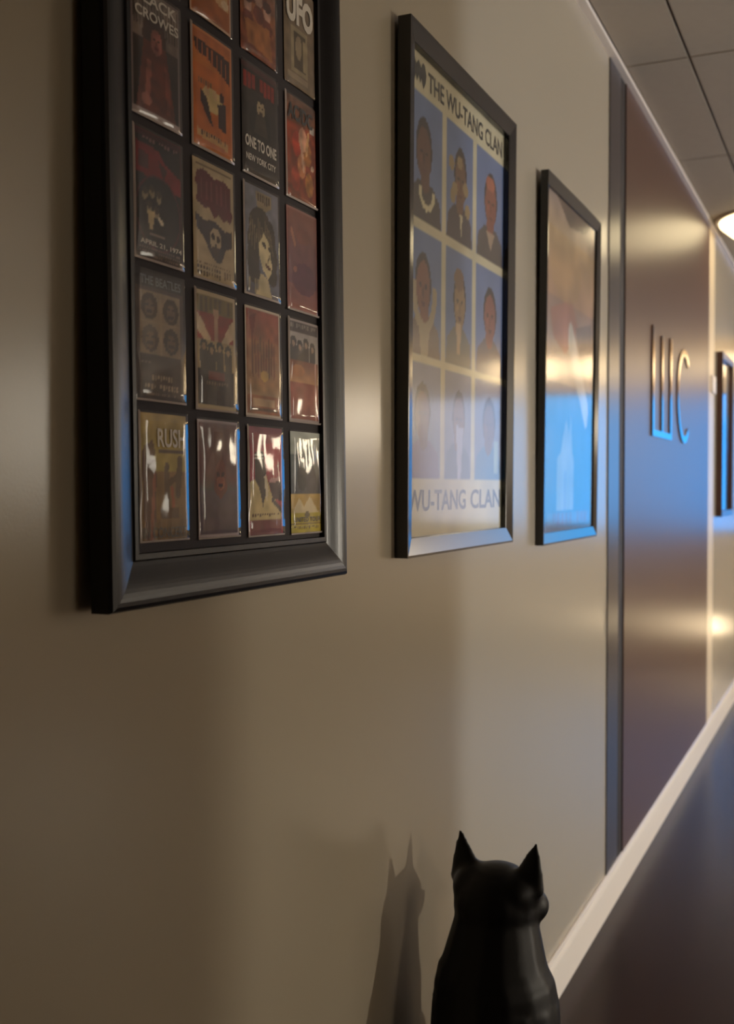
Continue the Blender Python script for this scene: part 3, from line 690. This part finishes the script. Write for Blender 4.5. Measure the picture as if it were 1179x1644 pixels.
# ------------------------------------------------------------------ third framed poster
f3 = poster_frame(2.635, 1.215, 0.60, 0.925, 0.019, 0.030, math.radians(0.6), 'slim dark frame with a pale tower poster, next to the grey casing', back=0.001)
def art_tower():
    a = Art(90, 140, (176, 150, 126)).grad(0, .1, (150, 128, 120), (176, 146, 116)).grad(.1, .3, (176, 142, 102), (170, 130, 104)).grad(.3, .55, (150, 118, 106), (176, 160, 150)).grad(.55, .68, (120, 118, 130), (66, 92, 132)).grad(.68, 1, (66, 92, 132), (56, 84, 130))  # blue lower part paints in and deepens the screen's reflection
    a.poly([(.2, 0), (.9, 0), (.8, .04), (.45, .06)], (84, 62, 52)).poly([(.1, .34), (.5, .28), (.66, .36), (.4, .46), (.16, .42)], (166, 110, 96)).poly([(.6, .36), (.95, .32), (1, .5), (.7, .46)], (112, 94, 94)).line(.5, .4, .85, .62, .05, (196, 186, 178)).ell(.4, .2, .3, .1, (172, 134, 92), .6)
    a.poly([(.26, .94), (.26, .78), (.34, .76), (.38, .70), (.44, .66), (.5, .70), (.53, .64), (.57, .76), (.6, .78), (.6, .94)], (150, 150, 156)).rect(.4, .82, .45, .94, (130, 130, 150))
    a.rect(.1, .945, .95, .985, (100, 110, 140)).marks(.2, .945, .92, .985, 9, (120, 56, 76))
    return a.noise(.12, 10)
print_obj('tower_poster', art_tower(), 0.03, 0.03, 0.54, 0.865, 0.0056, f3, M['print'])

# ------------------------------------------------------------------ far framed poster past the brown section
f4 = poster_frame(6.31, 1.195, 0.60, 0.915, 0.034, 0.032, 0.0, 'brown frame with a poster coloured with painted blue screen glare, farthest along beyond the brown section', M['brown_frame'], back=0.001)
def art_blue_glare():
    a = Art(40, 60, (60, 90, 130)).grad(0, .35, (190, 170, 140), (120, 120, 130)).grad(.35, .6, (70, 130, 170), (50, 90, 170)).grad(.6, 1, (40, 70, 130), (24, 34, 60))  # blue stands in for the screen reflected in the glass
    a.ell(.5, .6, .3, .2, (30, 50, 110)).ell(.55, .3, .2, .1, (150, 130, 110))
    return a.noise(.15)
print_obj('blue_glare_poster', art_blue_glare(), 0.032, 0.032, 0.536, 0.851, 0.0056, f4, M['print'])

# ------------------------------------------------------------------ the cat
def blob(bm, c, r, rot=None, seg=20):
    mt = Matrix.Translation(c)
    if rot: mt = mt @ rot
    mt = mt @ Matrix.Diagonal((r[0], r[1], r[2], 1))
    bmesh.ops.create_uvsphere(bm, u_segments=seg, v_segments=12, radius=1.0, matrix=mt)
def limb(bm, p, q, r0, r1):
    p, q = Vector(p), Vector(q); d = q - p
    rot = d.to_track_quat('Z', 'Y').to_matrix().to_4x4()
    bmesh.ops.create_cone(bm, cap_ends=True, segments=16, radius1=r0, radius2=r1, depth=d.length, matrix=Matrix.Translation((p + q) / 2) @ rot)
    bmesh.ops.create_uvsphere(bm, u_segments=14, v_segments=8, radius=r0, matrix=Matrix.Translation(p))
    bmesh.ops.create_uvsphere(bm, u_segments=14, v_segments=8, radius=r1, matrix=Matrix.Translation(q))
def ear(bm, base, tip, w, t, out):
    """hollowed triangular ear; out = sideways direction"""
    b, tp, o = Vector(base), Vector(tip), Vector(out).normalized()
    up = (tp - b); fw = up.cross(o).normalized()
    rings = []
    for k in range(7):
        a = k / 6; c = b + up * a; ww = w * (1 - a) ** 0.85 + 0.002; tt = t * (1 - a) + 0.002
        rings.append([bm.verts.new(c + o * (ww * math.cos(x)) + fw * (tt * math.sin(x))) for x in [2 * math.pi * i / 12 for i in range(12)]])
    for r0, r1 in zip(rings, rings[1:]):
        for i in range(12): bm.faces.new((r0[i], r0[(i + 1) % 12], r1[(i + 1) % 12], r1[i]))
    bm.faces.new(rings[0][::-1]); bm.faces.new(rings[-1])
# local frame: +y is where the cat faces, z up, origin on the floor
bm = bmesh.new()
blob(bm, (0, -0.02, 0.12), (0.130, 0.165, 0.12))                 # haunches
limb(bm, (0.016, 0.0, 0.16), (0.004, 0.03, 0.46), 0.134, 0.112)    # trunk and chest
limb(bm, (0.0, 0.03, 0.48), (0, 0.05, 0.60), 0.106, 0.074)       # shoulders running into the neck
HD = Matrix.Rotation(math.radians(-9), 4, 'Z')
hz = Vector((0, 0.055, 0.622))
def H(p): return hz + (HD @ Vector(p))
blob(bm, hz, (0.078, 0.082, 0.072), HD)                          # skull
blob(bm, H((0.040, -0.005, 0.026)), (0.040, 0.05, 0.042), HD); blob(bm, H((-0.040, -0.005, 0.026)), (0.040, 0.05, 0.042), HD)   # brow corners under the ears
blob(bm, H((0.044, 0.030, -0.004)), (0.040, 0.038, 0.034)); blob(bm, H((-0.044, 0.030, -0.004)), (0.038, 0.036, 0.034))   # cheeks
blob(bm, H((0, 0.082, -0.012)), (0.030, 0.036, 0.024), HD)       # muzzle
blob(bm, H((0, 0.114, -0.002)), (0.010, 0.008, 0.008), HD)       # nose
blob(bm, H((0.033, 0.066, 0.014)), (0.016, 0.012, 0.012)); blob(bm, H((-0.033, 0.066, 0.014)), (0.016, 0.012, 0.012))     # eyes
for s in (-1, 1):
    ear(bm, H((s * 0.054, -0.004, 0.030)), H((s * 0.074, 0.0, 0.122)), 0.036, 0.018, HD @ Vector((1, 0, 0)))
    limb(bm, (s * 0.055, 0.10, 0.36), (s * 0.050, 0.145, 0.05), 0.045, 0.028)        # forelegs
    blob(bm, (s * 0.050, 0.165, 0.026), (0.032, 0.05, 0.026))
    blob(bm, (s * 0.085, 0.0, 0.12), (0.052, 0.11, 0.10))                            # thighs
    blob(bm, (s * 0.100, 0.10, 0.026), (0.034, 0.07, 0.026))                         # hind feet
tp = [(0.0, -0.16, 0.04), (0.10, -0.17, 0.03), (0.155, -0.08, 0.028), (0.165, 0.03, 0.026), (0.15, 0.11, 0.022)]
for i in range(4): limb(bm, tp[i], tp[i + 1], 0.028 - .003 * i, 0.026 - .003 * i)
me = bpy.data.meshes.new('cat'); bm.to_mesh(me); bm.free()
tmp = bpy.data.objects.new('cat_tmp', me); COL.objects.link(tmp)
md = tmp.modifiers.new('r', 'REMESH'); md.mode = 'VOXEL'; md.voxel_size = 0.005
sm = tmp.modifiers.new('s', 'SMOOTH'); sm.factor = 0.5; sm.iterations = 8
dg = bpy.context.evaluated_depsgraph_get()
cme = bpy.data.meshes.new_from_object(tmp.evaluated_get(dg)); bpy.data.objects.remove(tmp)
mz = min(v.co.z for v in cme.vertices)
for v in cme.vertices: v.co.z -= mz
cme.polygons.foreach_set('use_smooth', [True] * len(cme.polygons))
cme.materials.clear(); cme.materials.append(M['cat'])
cat = link(bpy.data.objects.new('cat', cme))
cat.location = (0.155, 1.79, 0.0); cat.rotation_euler = (0, 0, math.radians(2))
tag(cat, 'black cat with pointed ears sitting upright against the wall', 'cat')
